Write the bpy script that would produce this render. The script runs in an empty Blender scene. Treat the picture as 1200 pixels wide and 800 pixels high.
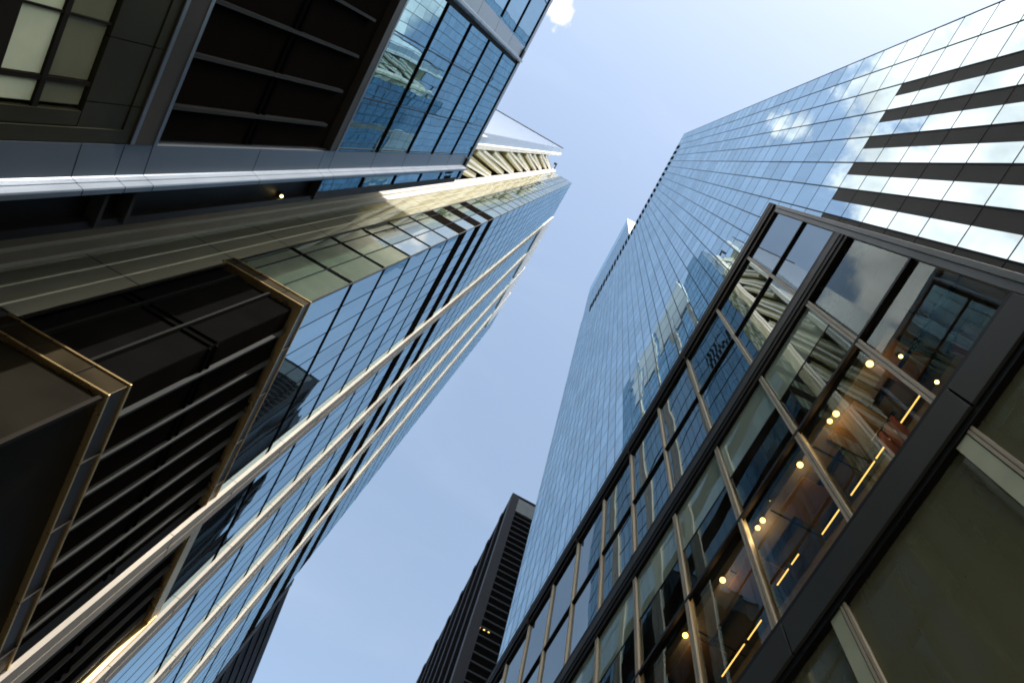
import bpy, math, random
from mathutils import Vector, Matrix
random.seed(7)
sc = bpy.context.scene
COL = sc.collection
# ---------------------------------------------------------------- camera solve
ROWS = ((0.88398775, -0.44773061, 0.13454721),
        (0.46726333, 0.85548991, -0.22316362),
        (-0.0151866, 0.26014288, 0.9654507))      # camera right, down, forward in the street's axes
FPX = 917.74                                        # focal length in 1200-pixel frame
YAW = math.radians(2.304)                           # left-hand block is turned by this against the right-hand one
EYE = 1.6
cam_d = bpy.data.cameras.new('camera'); cam = bpy.data.objects.new('camera', cam_d); COL.objects.link(cam)
r, d, f = (Vector(v) for v in ROWS)
M = Matrix(((r.x, -d.x, -f.x, 0), (r.y, -d.y, -f.y, 0), (r.z, -d.z, -f.z, EYE), (0, 0, 0, 1)))
cam.matrix_world = M
cam_d.sensor_width = 36; cam_d.lens = FPX / 1200 * 36
cam_d.clip_start = 0.05; cam_d.clip_end = 5000
sc.camera = cam

def pix(p):                                         # world point -> pixel of the 1200x800 frame
    v = Vector((p[0], p[1], p[2] - EYE))
    z = v.dot(f)
    if z < 0.01: return None
    return (600 + FPX * v.dot(r) / z, 400 + FPX * v.dot(d) / z)

def quad_area(ps):
    q = [pix(p) for p in ps]
    if any(a is None for a in q): return 0
    cx = sum(a[0] for a in q) / 4; cy = sum(a[1] for a in q) / 4
    if not (-20 < cx < 1220 and -20 < cy < 820): return 0
    s = 0
    for i in range(4):
        a, b = q[i], q[(i + 1) % 4]; s += a[0] * b[1] - a[1] * b[0]
    return abs(s) / 2

# ---------------------------------------------------------------- materials
def nt(name):
    m = bpy.data.materials.new(name); m.use_nodes = True
    t = m.node_tree; t.nodes.clear()
    return m, t, t.nodes, t.links

def N(ns, typ, **kw):
    n = ns.new(typ)
    for k, v in kw.items():
        if k in n.inputs.keys() if hasattr(n.inputs, 'keys') else False: n.inputs[k].default_value = v
        else: setattr(n, k, v)
    return n

def solid(name, col, rough=0.6, metal=0.0, var=0.18, scale=0.6, bump=0.0, streak=0.0, spec=0.5, rvar=0.1):
    """painted / metal / stone surface with uneven tone and roughness"""
    m, t, ns, L = nt(name)
    out = ns.new('ShaderNodeOutputMaterial'); b = ns.new('ShaderNodeBsdfPrincipled')
    tc = ns.new('ShaderNodeTexCoord'); mp = ns.new('ShaderNodeMapping')
    L.new(tc.outputs['Object'], mp.inputs[0])
    mp.inputs['Scale'].default_value = (1, 1, 0.15 if streak else 1)
    nz = ns.new('ShaderNodeTexNoise'); nz.inputs['Scale'].default_value = scale; nz.inputs['Detail'].default_value = 6
    L.new(mp.outputs[0], nz.inputs['Vector'])
    mr = ns.new('ShaderNodeMapRange'); mr.inputs['From Min'].default_value = 0.3; mr.inputs['From Max'].default_value = 0.7
    mr.inputs['To Min'].default_value = 1 - var; mr.inputs['To Max'].default_value = 1 + var
    L.new(nz.outputs['Fac'], mr.inputs['Value'])
    mx = ns.new('ShaderNodeVectorMath'); mx.operation = 'SCALE'; mx.inputs[0].default_value = col
    L.new(mr.outputs[0], mx.inputs['Scale'])
    L.new(mx.outputs[0], b.inputs['Base Color'])
    mr2 = ns.new('ShaderNodeMapRange'); mr2.inputs['To Min'].default_value = max(0.02, rough - rvar); mr2.inputs['To Max'].default_value = min(1, rough + rvar)
    L.new(nz.outputs['Fac'], mr2.inputs['Value']); L.new(mr2.outputs[0], b.inputs['Roughness'])
    b.inputs['Metallic'].default_value = metal
    b.inputs['Specular IOR Level'].default_value = spec
    if bump:
        n2 = ns.new('ShaderNodeTexNoise'); n2.inputs['Scale'].default_value = 0.9; n2.inputs['Detail'].default_value = 3
        L.new(mp.outputs[0], n2.inputs['Vector'])
        bp = ns.new('ShaderNodeBump'); bp.inputs['Strength'].default_value = bump; bp.inputs['Distance'].default_value = 0.02
        L.new(n2.outputs['Fac'], bp.inputs['Height']); L.new(bp.outputs[0], b.inputs['Normal'])
    L.new(b.outputs[0], out.inputs[0])
    return m

def glass(name, tint, base, ior=2.0, tilt=0.006, wave=0.004, wscale=0.45, clear=0.0, clear_col=(0.7, 0.8, 0.75), minr=0.0, rough=0.0, tvar=0.06):
    """coated facade glass: tinted mirror over a dark body (or over a clear pane), each pane a hair out of true"""
    m, t, ns, L = nt(name)
    out = ns.new('ShaderNodeOutputMaterial')
    geo = ns.new('ShaderNodeNewGeometry'); oi = ns.new('ShaderNodeObjectInfo'); tc = ns.new('ShaderNodeTexCoord')
    ad = ns.new('ShaderNodeMath'); ad.operation = 'ADD'
    L.new(geo.outputs['Random Per Island'], ad.inputs[0]); L.new(oi.outputs['Random'], ad.inputs[1])
    wn = ns.new('ShaderNodeTexWhiteNoise'); wn.noise_dimensions = '1D'; L.new(ad.outputs[0], wn.inputs['W'])
    s1 = ns.new('ShaderNodeVectorMath'); s1.operation = 'SUBTRACT'; s1.inputs[1].default_value = (0.5, 0.5, 0.5)
    L.new(wn.outputs['Color'], s1.inputs[0])
    c1 = ns.new('ShaderNodeVectorMath'); c1.operation = 'SCALE'; c1.inputs['Scale'].default_value = tilt * 2
    L.new(s1.outputs[0], c1.inputs[0])
    nz = ns.new('ShaderNodeTexNoise'); nz.inputs['Scale'].default_value = wscale; nz.inputs['Detail'].default_value = 1.5
    mp = ns.new('ShaderNodeMapping'); mp.inputs['Scale'].default_value = (1, 1, 0.6)
    L.new(geo.outputs['Position'], mp.inputs[0]); L.new(mp.outputs[0], nz.inputs['Vector'])
    s2 = ns.new('ShaderNodeVectorMath'); s2.operation = 'SUBTRACT'; s2.inputs[1].default_value = (0.5, 0.5, 0.5)
    L.new(nz.outputs['Color'], s2.inputs[0])
    c2 = ns.new('ShaderNodeVectorMath'); c2.operation = 'SCALE'; c2.inputs['Scale'].default_value = wave * 2
    L.new(s2.outputs[0], c2.inputs[0])
    a1 = ns.new('ShaderNodeVectorMath'); a1.operation = 'ADD'; L.new(c1.outputs[0], a1.inputs[0]); L.new(c2.outputs[0], a1.inputs[1])
    a2 = ns.new('ShaderNodeVectorMath'); a2.operation = 'ADD'; L.new(a1.outputs[0], a2.inputs[0]); L.new(geo.outputs['Normal'], a2.inputs[1])
    nn = ns.new('ShaderNodeVectorMath'); nn.operation = 'NORMALIZE'; L.new(a2.outputs[0], nn.inputs[0])
    # slight pane to pane difference of tint
    mr = ns.new('ShaderNodeMapRange'); mr.inputs['To Min'].default_value = 1 - tvar; mr.inputs['To Max'].default_value = 1 + tvar
    L.new(wn.outputs['Value'], mr.inputs['Value'])
    tv = ns.new('ShaderNodeVectorMath'); tv.operation = 'SCALE'; tv.inputs[0].default_value = tint; L.new(mr.outputs[0], tv.inputs['Scale'])
    gl = ns.new('ShaderNodeBsdfGlossy'); gl.inputs['Roughness'].default_value = rough
    L.new(tv.outputs[0], gl.inputs['Color']); L.new(nn.outputs[0], gl.inputs['Normal'])
    df = ns.new('ShaderNodeBsdfDiffuse'); df.inputs['Color'].default_value = (*base, 1)
    body = df
    if clear:
        tr = ns.new('ShaderNodeBsdfTransparent'); tr.inputs['Color'].default_value = (*clear_col, 1)
        mc = ns.new('ShaderNodeMixShader'); mc.inputs[0].default_value = clear
        L.new(df.outputs[0], mc.inputs[1]); L.new(tr.outputs[0], mc.inputs[2]); body = mc
    fr = ns.new('ShaderNodeFresnel'); fr.inputs['IOR'].default_value = ior
    mx = ns.new('ShaderNodeMath'); mx.operation = 'MAXIMUM'; mx.inputs[1].default_value = minr; L.new(fr.outputs[0], mx.inputs[0])
    ms = ns.new('ShaderNodeMixShader'); L.new(mx.outputs[0], ms.inputs[0])
    L.new(body.outputs[0], ms.inputs[1]); L.new(gl.outputs[0], ms.inputs[2])
    dm = ns.new('ShaderNodeMapping'); dm.inputs['Scale'].default_value = (1.3, 1.3, 0.12); L.new(geo.outputs['Position'], dm.inputs[0])
    dn = ns.new('ShaderNodeTexNoise'); dn.inputs['Scale'].default_value = 1.2; dn.inputs['Detail'].default_value = 6; L.new(dm.outputs[0], dn.inputs['Vector'])
    dr = ns.new('ShaderNodeMapRange'); dr.inputs['From Min'].default_value = 0.42; dr.inputs['From Max'].default_value = 0.75; dr.inputs['To Max'].default_value = 0.10
    L.new(dn.outputs['Fac'], dr.inputs['Value'])
    dd = ns.new('ShaderNodeBsdfDiffuse'); dd.inputs['Color'].default_value = (0.22, 0.21, 0.19, 1)
    md = ns.new('ShaderNodeMixShader'); L.new(dr.outputs[0], md.inputs[0]); L.new(ms.outputs[0], md.inputs[1]); L.new(dd.outputs[0], md.inputs[2])   # rain-washed dust
    L.new(md.outputs[0], out.inputs[0])
    return m

def slats(name, col, pitch, rough=0.5, spec=0.1):
    """blade louvre panel: fine horizontal blades as a bump and a tone"""
    m, t, ns, L = nt(name)
    out = ns.new('ShaderNodeOutputMaterial'); b = ns.new('ShaderNodeBsdfPrincipled')
    tc = ns.new('ShaderNodeTexCoord'); wv = ns.new('ShaderNodeTexWave'); wv.wave_type = 'BANDS'; wv.bands_direction = 'Z'
    wv.inputs['Scale'].default_value = 1.0 / pitch; wv.inputs['Distortion'].default_value = 0
    L.new(tc.outputs['Object'], wv.inputs['Vector'])
    nz = ns.new('ShaderNodeTexNoise'); nz.inputs['Scale'].default_value = 0.5; nz.inputs['Detail'].default_value = 5
    L.new(tc.outputs['Object'], nz.inputs['Vector'])
    mr = ns.new('ShaderNodeMapRange'); mr.inputs['To Min'].default_value = 0.7; mr.inputs['To Max'].default_value = 1.3
    L.new(nz.outputs['Fac'], mr.inputs['Value'])
    mx = ns.new('ShaderNodeVectorMath'); mx.operation = 'SCALE'; mx.inputs[0].default_value = col; L.new(mr.outputs[0], mx.inputs['Scale'])
    L.new(mx.outputs[0], b.inputs['Base Color']); b.inputs['Roughness'].default_value = rough; b.inputs['Specular IOR Level'].default_value = spec
    bp = ns.new('ShaderNodeBump'); bp.inputs['Strength'].default_value = 0.5; bp.inputs['Distance'].default_value = 0.05
    L.new(wv.outputs['Fac'], bp.inputs['Height']); L.new(bp.outputs[0], b.inputs['Normal'])
    L.new(b.outputs[0], out.inputs[0])
    return m

def emit(name, col, s):
    m, t, ns, L = nt(name)
    out = ns.new('ShaderNodeOutputMaterial'); e = ns.new('ShaderNodeEmission')
    e.inputs['Color'].default_value = (*col, 1); e.inputs['Strength'].default_value = s
    L.new(e.outputs[0], out.inputs[0]); return m

MT = dict(
    tower_glass=glass('blue mirror glass', (0.69, 0.87, 0.96), (0.02, 0.035, 0.05), ior=2.6, minr=0.74, tilt=0.0028, wave=0.004, wscale=0.25, tvar=0.09),
    office_glass=glass('blue curtain wall glass', (0.68, 0.90, 1.0), (0.02, 0.035, 0.05), ior=2.4, minr=0.6, tilt=0.006, wave=0.005),
    pale_glass=glass('pale curtain wall glass', (0.86, 0.90, 0.93), (0.05, 0.085, 0.06), ior=2.1, tilt=0.010, wave=0.005, minr=0.55),
    block_glass=glass('teal window glass', (0.53, 0.73, 0.83), (0.02, 0.05, 0.06), ior=2.6, minr=0.75, tilt=0.008, wave=0.006),
    wing_glass=glass('fritted white glass', (0.86, 0.90, 0.93), (0.50, 0.54, 0.58), ior=1.7, tilt=0.006, wave=0.004),
    opal=glass('opal spandrel panel', (0.86, 0.86, 0.76), (0.40, 0.39, 0.30), ior=2.0, minr=0.55, tilt=0.008, wave=0.005, rough=0.04, tvar=0.04),
    shop_glass=glass('clear shop glass', (0.66, 0.80, 0.82), (0.03, 0.04, 0.035), ior=1.34, tilt=0.005, wave=0.005, wscale=0.35, clear=0.9, clear_col=(0.80, 0.86, 0.80)),
    row_glass=glass('dark window glass', (0.74, 0.84, 0.88), (0.015, 0.02, 0.02), ior=2.1, minr=0.42, tilt=0.006, wave=0.0055, wscale=0.35),
    green_glass=glass('pale green back painted glass', (0.70, 0.80, 0.78), (0.34, 0.43, 0.37), ior=1.55, tilt=0.006, wave=0.006),
    olive_glass=glass('olive back painted glass', (0.5, 0.52, 0.45), (0.27, 0.285, 0.18), ior=1.45, tilt=0.006, wave=0.006, rough=0.03, clear=0.5, clear_col=(0.72, 0.75, 0.55)),
    louvre=slats('dark louvre blades', (0.008, 0.0068, 0.006), 0.12, 0.9, 0.0),
    grey_louvre=slats('grey louvre blades', (0.055, 0.055, 0.047), 0.16, 0.6),
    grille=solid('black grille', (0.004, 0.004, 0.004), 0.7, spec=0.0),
    mullion=solid('grey mullion', (0.020, 0.022, 0.022), 0.6, 0.0, spec=0.1),
    shademullion=solid('shaded grey mullion', (0.007, 0.0075, 0.007), 0.6, 0.0, spec=0.05),  # darker copy of the mullion grey, with the near face's shade painted in
    bronzegroove=solid('dull bronze', (0.045, 0.034, 0.018), 0.35, 0.9),
    line=solid('dark joint', (0.004, 0.006, 0.009), 0.6, spec=0.03),
    midline=solid('blue grey joint', (0.03, 0.05, 0.075), 0.6, spec=0.05),
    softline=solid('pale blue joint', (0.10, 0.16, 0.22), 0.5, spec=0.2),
    white=solid('white cladding', (0.58, 0.545, 0.49), 0.5, var=0.08, streak=1, spec=0.3),
    purewhite=solid('white painted steel', (0.85, 0.84, 0.80), 0.5, var=0.05),
    cream=solid('cream mullion', (0.46, 0.42, 0.33), 0.45, var=0.08, spec=0.3),
    bronze=solid('polished bronze trim', (0.78, 0.58, 0.28), 0.28, 0.95, var=0.08, rvar=0.03),
    darkbronze=solid('dark bronze frame', (0.010, 0.008, 0.0055), 0.5, 0.0, spec=0.08),
    brown=solid('brown grey frame', (0.026, 0.022, 0.017), 0.45, 0.0, spec=0.2),
    silver=solid('silver blue cladding', (0.19, 0.22, 0.26), 0.30, 0.8, var=0.04, rvar=0.02),
    steel=solid('grey green steel', (0.042, 0.045, 0.040), 0.5, 0.0, var=0.1, spec=0.15),
    lightsteel=solid('light grey steel', (0.11, 0.12, 0.11), 0.45, 0.0, var=0.1, spec=0.3),
    fin=solid('cream fin cladding', (0.335, 0.31, 0.27), 0.5, var=0.20, streak=1, spec=0.2),
    cap=solid('pale parapet panel', (0.55, 0.56, 0.58), 0.5, var=0.06),
    black=solid('black steel', (0.006, 0.005, 0.0045), 0.5, spec=0.15),
    olive=solid('khaki underside', (0.42, 0.38, 0.18), 0.6),
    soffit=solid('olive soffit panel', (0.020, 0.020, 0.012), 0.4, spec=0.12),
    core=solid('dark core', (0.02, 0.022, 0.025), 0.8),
    tower_dark=solid('dark granite cladding', (0.004, 0.004, 0.0055), 0.5, var=0.2, spec=0.04),
    tower_pier=solid('grey pier cladding', (0.022, 0.022, 0.026), 0.5, var=0.15, streak=1, spec=0.08),
    tower_fascia=solid('grey fascia', (0.10, 0.11, 0.11), 0.5, var=0.2),
    wood=solid('warm timber panel', (0.16, 0.10, 0.05), 0.5),
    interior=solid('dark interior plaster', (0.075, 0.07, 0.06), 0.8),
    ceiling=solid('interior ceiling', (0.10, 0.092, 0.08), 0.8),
    green=solid('pale green panel', (0.50, 0.57, 0.42), 0.5),
    plaster=solid('olive plaster', (0.6, 0.6, 0.42), 0.7),
    paleline=solid('pale olive metal', (0.42, 0.40, 0.28), 0.35, 0.3),
    olivepanel=solid('olive lobby panel', (0.12, 0.125, 0.075), 0.4),
    endpanel=solid('cream end wall panel', (0.72, 0.69, 0.58), 0.5, var=0.12),
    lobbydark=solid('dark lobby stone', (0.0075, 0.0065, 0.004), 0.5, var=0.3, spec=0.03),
    red=solid('red fabric', (0.22, 0.004, 0.018), 0.8),
    roof=solid('roof gravel', (0.2, 0.2, 0.19), 0.9),
    lamp=emit('warm lamp', (1.0, 0.50, 0.11), 3.2),
    tinylamp=emit('small lamp', (1.0, 0.74, 0.24), 2.2),
    strip=emit('gold light strip', (1.0, 0.55, 0.14), 0.75),
    asphalt=solid('asphalt', (0.05, 0.05, 0.052), 0.9, scale=3),
    paving=solid('paving', (0.26, 0.25, 0.235), 0.85, scale=2),
    paint=solid('road paint', (0.75, 0.75, 0.72), 0.7),
    earth=solid('ground', (0.12, 0.12, 0.11), 0.95),
)

# ---------------------------------------------------------------- mesh builder
class MB:
    def __init__(s): s.v = []; s.f = []; s.mi = []
    def quad(s, a, b, c, d, mi=0):
        n = len(s.v); s.v += [tuple(a), tuple(b), tuple(c), tuple(d)]; s.f.append((n, n+1, n+2, n+3)); s.mi.append(mi); return s
    def box(s, x0, x1, y0, y1, z0, z1, mi=0):
        x0, x1 = sorted((x0, x1)); y0, y1 = sorted((y0, y1)); z0, z1 = sorted((z0, z1))
        n = len(s.v)
        s.v += [(x0,y0,z0),(x1,y0,z0),(x1,y1,z0),(x0,y1,z0),(x0,y0,z1),(x1,y0,z1),(x1,y1,z1),(x0,y1,z1)]
        for q in ((0,3,2,1),(4,5,6,7),(0,1,5,4),(1,2,6,5),(2,3,7,6),(3,0,4,7)):
            s.f.append(tuple(n+i for i in q)); s.mi.append(mi)
        return s
    def prism(s, poly, z0, z1, mi=0):               # polygon in xy, extruded up
        a = sum(poly[i][0]*poly[(i+1) % len(poly)][1]-poly[(i+1) % len(poly)][0]*poly[i][1] for i in range(len(poly)))
        if a < 0: poly = poly[::-1]
        n = len(s.v); k = len(poly)
        s.v += [(x, y, z0) for x, y in poly] + [(x, y, z1) for x, y in poly]
        s.f.append(tuple(n+i for i in reversed(range(k)))); s.mi.append(mi)
        s.f.append(tuple(n+k+i for i in range(k))); s.mi.append(mi)
        for i in range(k):
            j = (i+1) % k; s.f.append((n+i, n+j, n+k+j, n+k+i)); s.mi.append(mi)
        return s
    def bar(s, a, b, w, h, up=(1, 0, 0), mi=0):     # square bar from a to b; w across, h along `up`
        a = Vector(a); b = Vector(b); t = (b-a).normalized(); u = Vector(up); u = (u - t*u.dot(t)).normalized(); c = t.cross(u)
        n = len(s.v)
        for p in (a, b):
            for i, j in ((-1,-1),(1,-1),(1,1),(-1,1)): s.v.append(tuple(p + c*(i*w/2) + u*(j*h/2)))
        for q in ((3,2,1,0),(4,5,6,7),(0,1,5,4),(1,2,6,5),(2,3,7,6),(3,0,4,7)):
            s.f.append(tuple(n+i for i in q)); s.mi.append(mi)
        return s
    def ball(s, c, rad, seg=10, rings=6, mi=0, sz=1.0):
        n = len(s.v)
        for i in range(rings+1):
            th = math.pi*i/rings
            for j in range(seg):
                ph = 2*math.pi*j/seg
                s.v.append((c[0]+rad*math.sin(th)*math.cos(ph), c[1]+rad*math.sin(th)*math.sin(ph), c[2]+sz*rad*math.cos(th)))
        for i in range(rings):
            for j in range(seg):
                s.f.append((n+i*seg+j, n+(i+1)*seg+j, n+(i+1)*seg+(j+1) % seg, n+i*seg+(j+1) % seg)); s.mi.append(mi)
        return s
    def cyl(s, c, rad, z0, z1, seg=12, r2=None, mi=0):
        r2 = rad if r2 is None else r2; n = len(s.v)
        for z, rr in ((z0, rad), (z1, r2)):
            for j in range(seg): s.v.append((c[0]+rr*math.cos(2*math.pi*j/seg), c[1]+rr*math.sin(2*math.pi*j/seg), z))
        for j in range(seg):
            k = (j+1) % seg; s.f.append((n+j, n+k, n+seg+k, n+seg+j)); s.mi.append(mi)
        s.f.append(tuple(n+j for j in reversed(range(seg)))); s.mi.append(mi)
        s.f.append(tuple(n+seg+j for j in range(seg))); s.mi.append(mi)
        return s
    def build(s, name, mats, parent=None, off=(0, 0, 0), bevel=0.0):
        me = bpy.data.meshes.new(name)
        me.from_pydata([(x-off[0], y-off[1], z-off[2]) for x, y, z in s.v], [], s.f)
        if not isinstance(mats, (list, tuple)): mats = [mats]
        for m in mats: me.materials.append(m)
        me.polygons.foreach_set('material_index', s.mi)
        me.update()
        o = bpy.data.objects.new(name, me); COL.objects.link(o)
        if parent: o.parent = parent
        if bevel:
            md = o.modifiers.new('edge', 'BEVEL'); md.width = bevel; md.segments = 2; md.limit_method = 'ANGLE'
        return o

def tag(o, label=None, cat=None, group=None, kind=None):
    if label: o['label'] = label
    if cat: o['category'] = cat
    if group: o['group'] = group
    if kind: o['kind'] = kind
    return o

class Thing:
    """an Empty at the base of a thing; parts are given in the block's own axes, metres from the eye point"""
    def __init__(s, name, label, cat, base, yaw=0.0, group=None):
        s.off = (base[0], base[1], -EYE + base[2])
        e = bpy.data.objects.new(name, None); COL.objects.link(e)
        c, si = math.cos(yaw), math.sin(yaw)
        e.location = (base[0]*c - base[1]*si, base[0]*si + base[1]*c, base[2]); e.rotation_euler = (0, 0, yaw)
        e.empty_display_size = 0.5
        tag(e, label, cat, group); s.e = e; s.yaw = yaw
    def part(s, name, mb, mat, parent=None, bevel=0.0):
        return mb.build(name, mat, parent or s.e, s.off, bevel)
    def world(s, p):
        c, si = math.cos(s.yaw), math.sin(s.yaw)
        return (p[0]*c - p[1]*si, p[0]*si + p[1]*c, p[2] + EYE)

def panes(th, quads, name, mat, keep=100, hidden=None):
    """the `keep` panes that show largest become parts of their own, the rest one part"""
    sc_ = []
    for i, q in enumerate(quads):
        a = quad_area([th.world(p) for p in q])
        c = [sum(p[k] for p in q)/4 for k in range(3)]
        if hidden and hidden(c): a = 0
        sc_.append((a, i))
    sc_.sort(reverse=True)
    top = set(i for a, i in sc_[:keep] if a > 0)
    rest = MB()
    for i, q in enumerate(quads):
        if i in top: th.part(name, MB().quad(*q), mat)
        else: rest.quad(*q)
    if rest.v:
        o = th.part(name, rest, mat); o['kind'] = 'stuff'

# ================================================================ SETTING
g = MB().quad((-2500,-2500,-0.16),(2500,-2500,-0.16),(2500,2500,-0.16),(-2500,2500,-0.16)).build('ground', MT['earth']); tag(g, kind='structure')
g = MB().box(-5.2, 4.6, -220, 420, -0.158, -0.13).build('road', MT['asphalt']); tag(g, kind='structure')
mk = MB()
for k in range(-20, 40): mk.quad((-0.37, k*9.0, -0.126), (-0.23, k*9.0, -0.126), (-0.23, k*9.0+3, -0.126), (-0.37, k*9.0+3, -0.126))
g = mk.build('road_marking', MT['paint']); tag(g, kind='structure')
g = MB().box(4.6, 60, -220, 420, -0.158, 0.0).build('pavement', MT['paving']); tag(g, kind='structure')
g = MB().box(-60, -5.2, -220, 420, -0.158, -0.002).build('pavement', MT['paving']); tag(g, kind='structure')

# ================================================================ RIGHT: GLASS TOWER
S = 11.0
B0, B1 = -1.168*S, 3.885*S                          # the two ends of the street front
PITCH = (3.885 + 1.168) / 37.5 * S
TOP = 19.1*S
PODZ = 42.6
tw = Thing('glass_tower', 'tall blue mirror glass tower with fine grid and stepped grey louvre strips', 'skyscraper', (S, B0, 0))
ys = [B0 + PITCH*i for i in range(38)] + [B1]
FH = 0.3345*S
z_ref = 4.065*S
nlow = 13
zs = [z_ref - FH*i*0.945 for i in range(nlow, 0, -1)] + [z_ref]
zz = z_ref
while zz + FH < TOP - 1.2: zz += FH*1.09; zs.append(zz)
zs[-1] = TOP
zs = [z for z in zs if z > -1.0]
zs = [-1.6] + zs
quads = []; lou = []
for i in range(len(ys)-1):
    for k in range(len(zs)-1):
        a, b, z0, z1 = ys[i], ys[i+1], zs[k], zs[k+1]
        if a > -2.2 and z1 < PODZ - 1.5: continue
        if z1 <= z_ref + 0.01 and i >= 2:
            m = a + (b-a)*0.47
            lou.append((a, m, z0, z1)); a = m
        quads.append(((S, a, z0), (S, a, z1), (S, b, z1), (S, b, z0)))
def behind_podium(c): return c[1]/c[0] > -0.2 and c[2]/c[0] < 5.3
panes(tw, quads, 'glass_panel', MT['tower_glass'], 100, behind_podium)
lq = [((S, a, z0), (S, a, z1), (S, b, z1), (S, b, z0)) for a, b, z0, z1 in lou]
panes(tw, lq, 'louvre_panel', MT['grey_louvre'], 90, behind_podium)
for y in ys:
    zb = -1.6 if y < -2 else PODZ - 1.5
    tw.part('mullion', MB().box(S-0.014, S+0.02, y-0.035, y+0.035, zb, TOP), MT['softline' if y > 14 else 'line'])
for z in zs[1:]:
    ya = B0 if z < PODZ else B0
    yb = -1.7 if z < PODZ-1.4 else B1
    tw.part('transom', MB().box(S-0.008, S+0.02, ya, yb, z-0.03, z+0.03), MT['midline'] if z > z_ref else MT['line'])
for i in range(2, 34):
    a, b = ys[i], ys[i+1]
    tw.part('roof_vent', MB().box(S-0.05, S+0.03, a+0.22*PITCH, a+0.78*PITCH, TOP-10.5, TOP-0.4), MT['grille'])
tw.part('wall', MB().box(S+0.05, S+38, B0+0.02, B1-0.02, -1.6, TOP-0.3), MT['core'])
tw.part('end_wall', MB().quad((S, B0, -1.6), (S+38, B0, -1.6), (S+38, B0, TOP), (S, B0, TOP)).quad((S, B1, -1.6), (S, B1, TOP), (S+38, B1, TOP), (S+38, B1, -1.6)), MT['tower_glass'])
tw.part('roof', MB().box(S+0.02, S+37.9, B0+0.03, B1-0.03, TOP-0.28, TOP-0.05), MT['roof'])
ph = tw.part('penthouse', MB().box(S+0.6, S+30, 1.44*S*1.05, 3.86*S*1.05, TOP-0.04, 24.4*S*1.05), MT['tower_glass'])
tw.part('sunlit_end', MB().quad((S+0.6, 1.44*S*1.05-0.02, TOP), (S+30, 1.44*S*1.05-0.02, TOP), (S+30, 1.44*S*1.05-0.02, 24.4*S*1.05), (S+0.6, 1.44*S*1.05-0.02, 24.4*S*1.05)), MT['purewhite'], ph)  # white sheet over the glass end, painting its sunlit brightness
for k in range(1, 14):
    z = TOP + k*FH*1.09
    if z < 24.4*S*1.05: tw.part('ledge', MB().box(S+0.58, S+0.62, 1.45*S*1.05, 3.85*S*1.05, z-0.03, z+0.03), MT['midline'], ph)

# ================================================================ RIGHT: PODIUM (glass fronted shop building)
P = 8.0
YA, YB = -0.197*P, 6.2*P
pd = Thing('shop_building', 'dark framed glass shop building with cream mullions and warm lamps inside', 'shop building', (P, YA, 0))
ZT0, ZT1 = 5.06*P, 5.31*P
ZM0, ZM1 = 3.44*P, 3.665*P
ZB0, ZB1 = 1.82*P, 2.02*P
bays = [(-0.152 + 0.318)*0 + v for v in [-0.152, 0.166] + [0.166 + 0.3785*i for i in range(1, 17)]]
bays = [b*P for b in bays]
X0 = P - 0.12                                       # front of frame
pd.part('roof_frame', MB().box(X0-0.10, P+3.0, YA, YB, ZT0+0.55, ZT1).box(X0, P+2.9, YA+0.02, YB-0.02, ZT0, ZT0+0.548), [MT['darkbronze']], bevel=0.02)
pd.part('roof_flashing', MB().box(X0-0.13, X0-0.102, YA, YB, ZT0+1.15, ZT0+1.3), MT['brown'])
pd.part('beam', MB().box(X0-0.06, P+0.4, YA+0.36, YB, ZM0+0.35, ZM1-0.22).box(X0-0.02, P+0.4, YA+0.36, YB, ZM0, ZM0+0.348).box(X0-0.02, P+0.4, YA+0.36, YB, ZM1-0.218, ZM1),
        MT['darkbronze'])
pd.part('beam_cover', MB().box(X0-0.085, X0-0.062, YA+0.36, YB, ZM0+0.7, ZM1-0.55), MT['steel'], bevel=0.006)
# lower beam in lengths, with open joints
ys_b = [YA+0.36, 0.12*P] + [0.12*P + 0.76*P*i for i in range(1, 9)]
for a, b in zip(ys_b, ys_b[1:]):
    pd.part('beam', MB().box(X0-0.10, P+0.3, a+0.02, b-0.02, ZB0+0.22, ZB1-0.26), MT['steel'], bevel=0.015)
pd.part('beam_edge', MB().box(X0-0.03, P+0.3, YA+0.36, YB, ZB0-0.02, ZB0+0.218).box(X0-0.03, P+0.3, YA+0.36, YB, ZB1-0.258, ZB1+0.02), MT['black'])
pd.part('end_frame', MB().box(X0-0.08, P+0.3, YA, YA+0.16, -1.6, ZT0-0.002).box(X0-0.02, P+0.28, YA+0.162, YA+0.355, -1.6, ZT0-0.002), MT['lightsteel'], bevel=0.012)
def cream_mullion(y, z0, z1, dep=0.30, w=0.19):
    dep = 0.11; w *= 0.85
    mb = MB().box(P-dep, P-dep+0.04, y-w/2, y-w*0.08, z0, z1).box(P-dep, P-dep+0.04, y+w*0.08, y+w/2, z0, z1).box(P-dep+0.038, P+0.1, y-w*0.30, y+w*0.30, z0, z1)
    return pd.part('mullion', mb, MT['cream'])
for k in range(1, 8):
    pd.part('frame_joint', MB().box(X0-0.136, X0+0.01, 0.166*P+k*0.757*P-0.012, 0.166*P+k*0.757*P+0.012, ZT0-0.004, ZT1+0.003), MT['black'])
    pd.part('frame_joint', MB().box(X0-0.092, X0+0.01, 0.166*P+k*0.757*P-0.012, 0.166*P+k*0.757*P+0.012, ZM0+0.3, ZM1-0.3), MT['black'])
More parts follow.
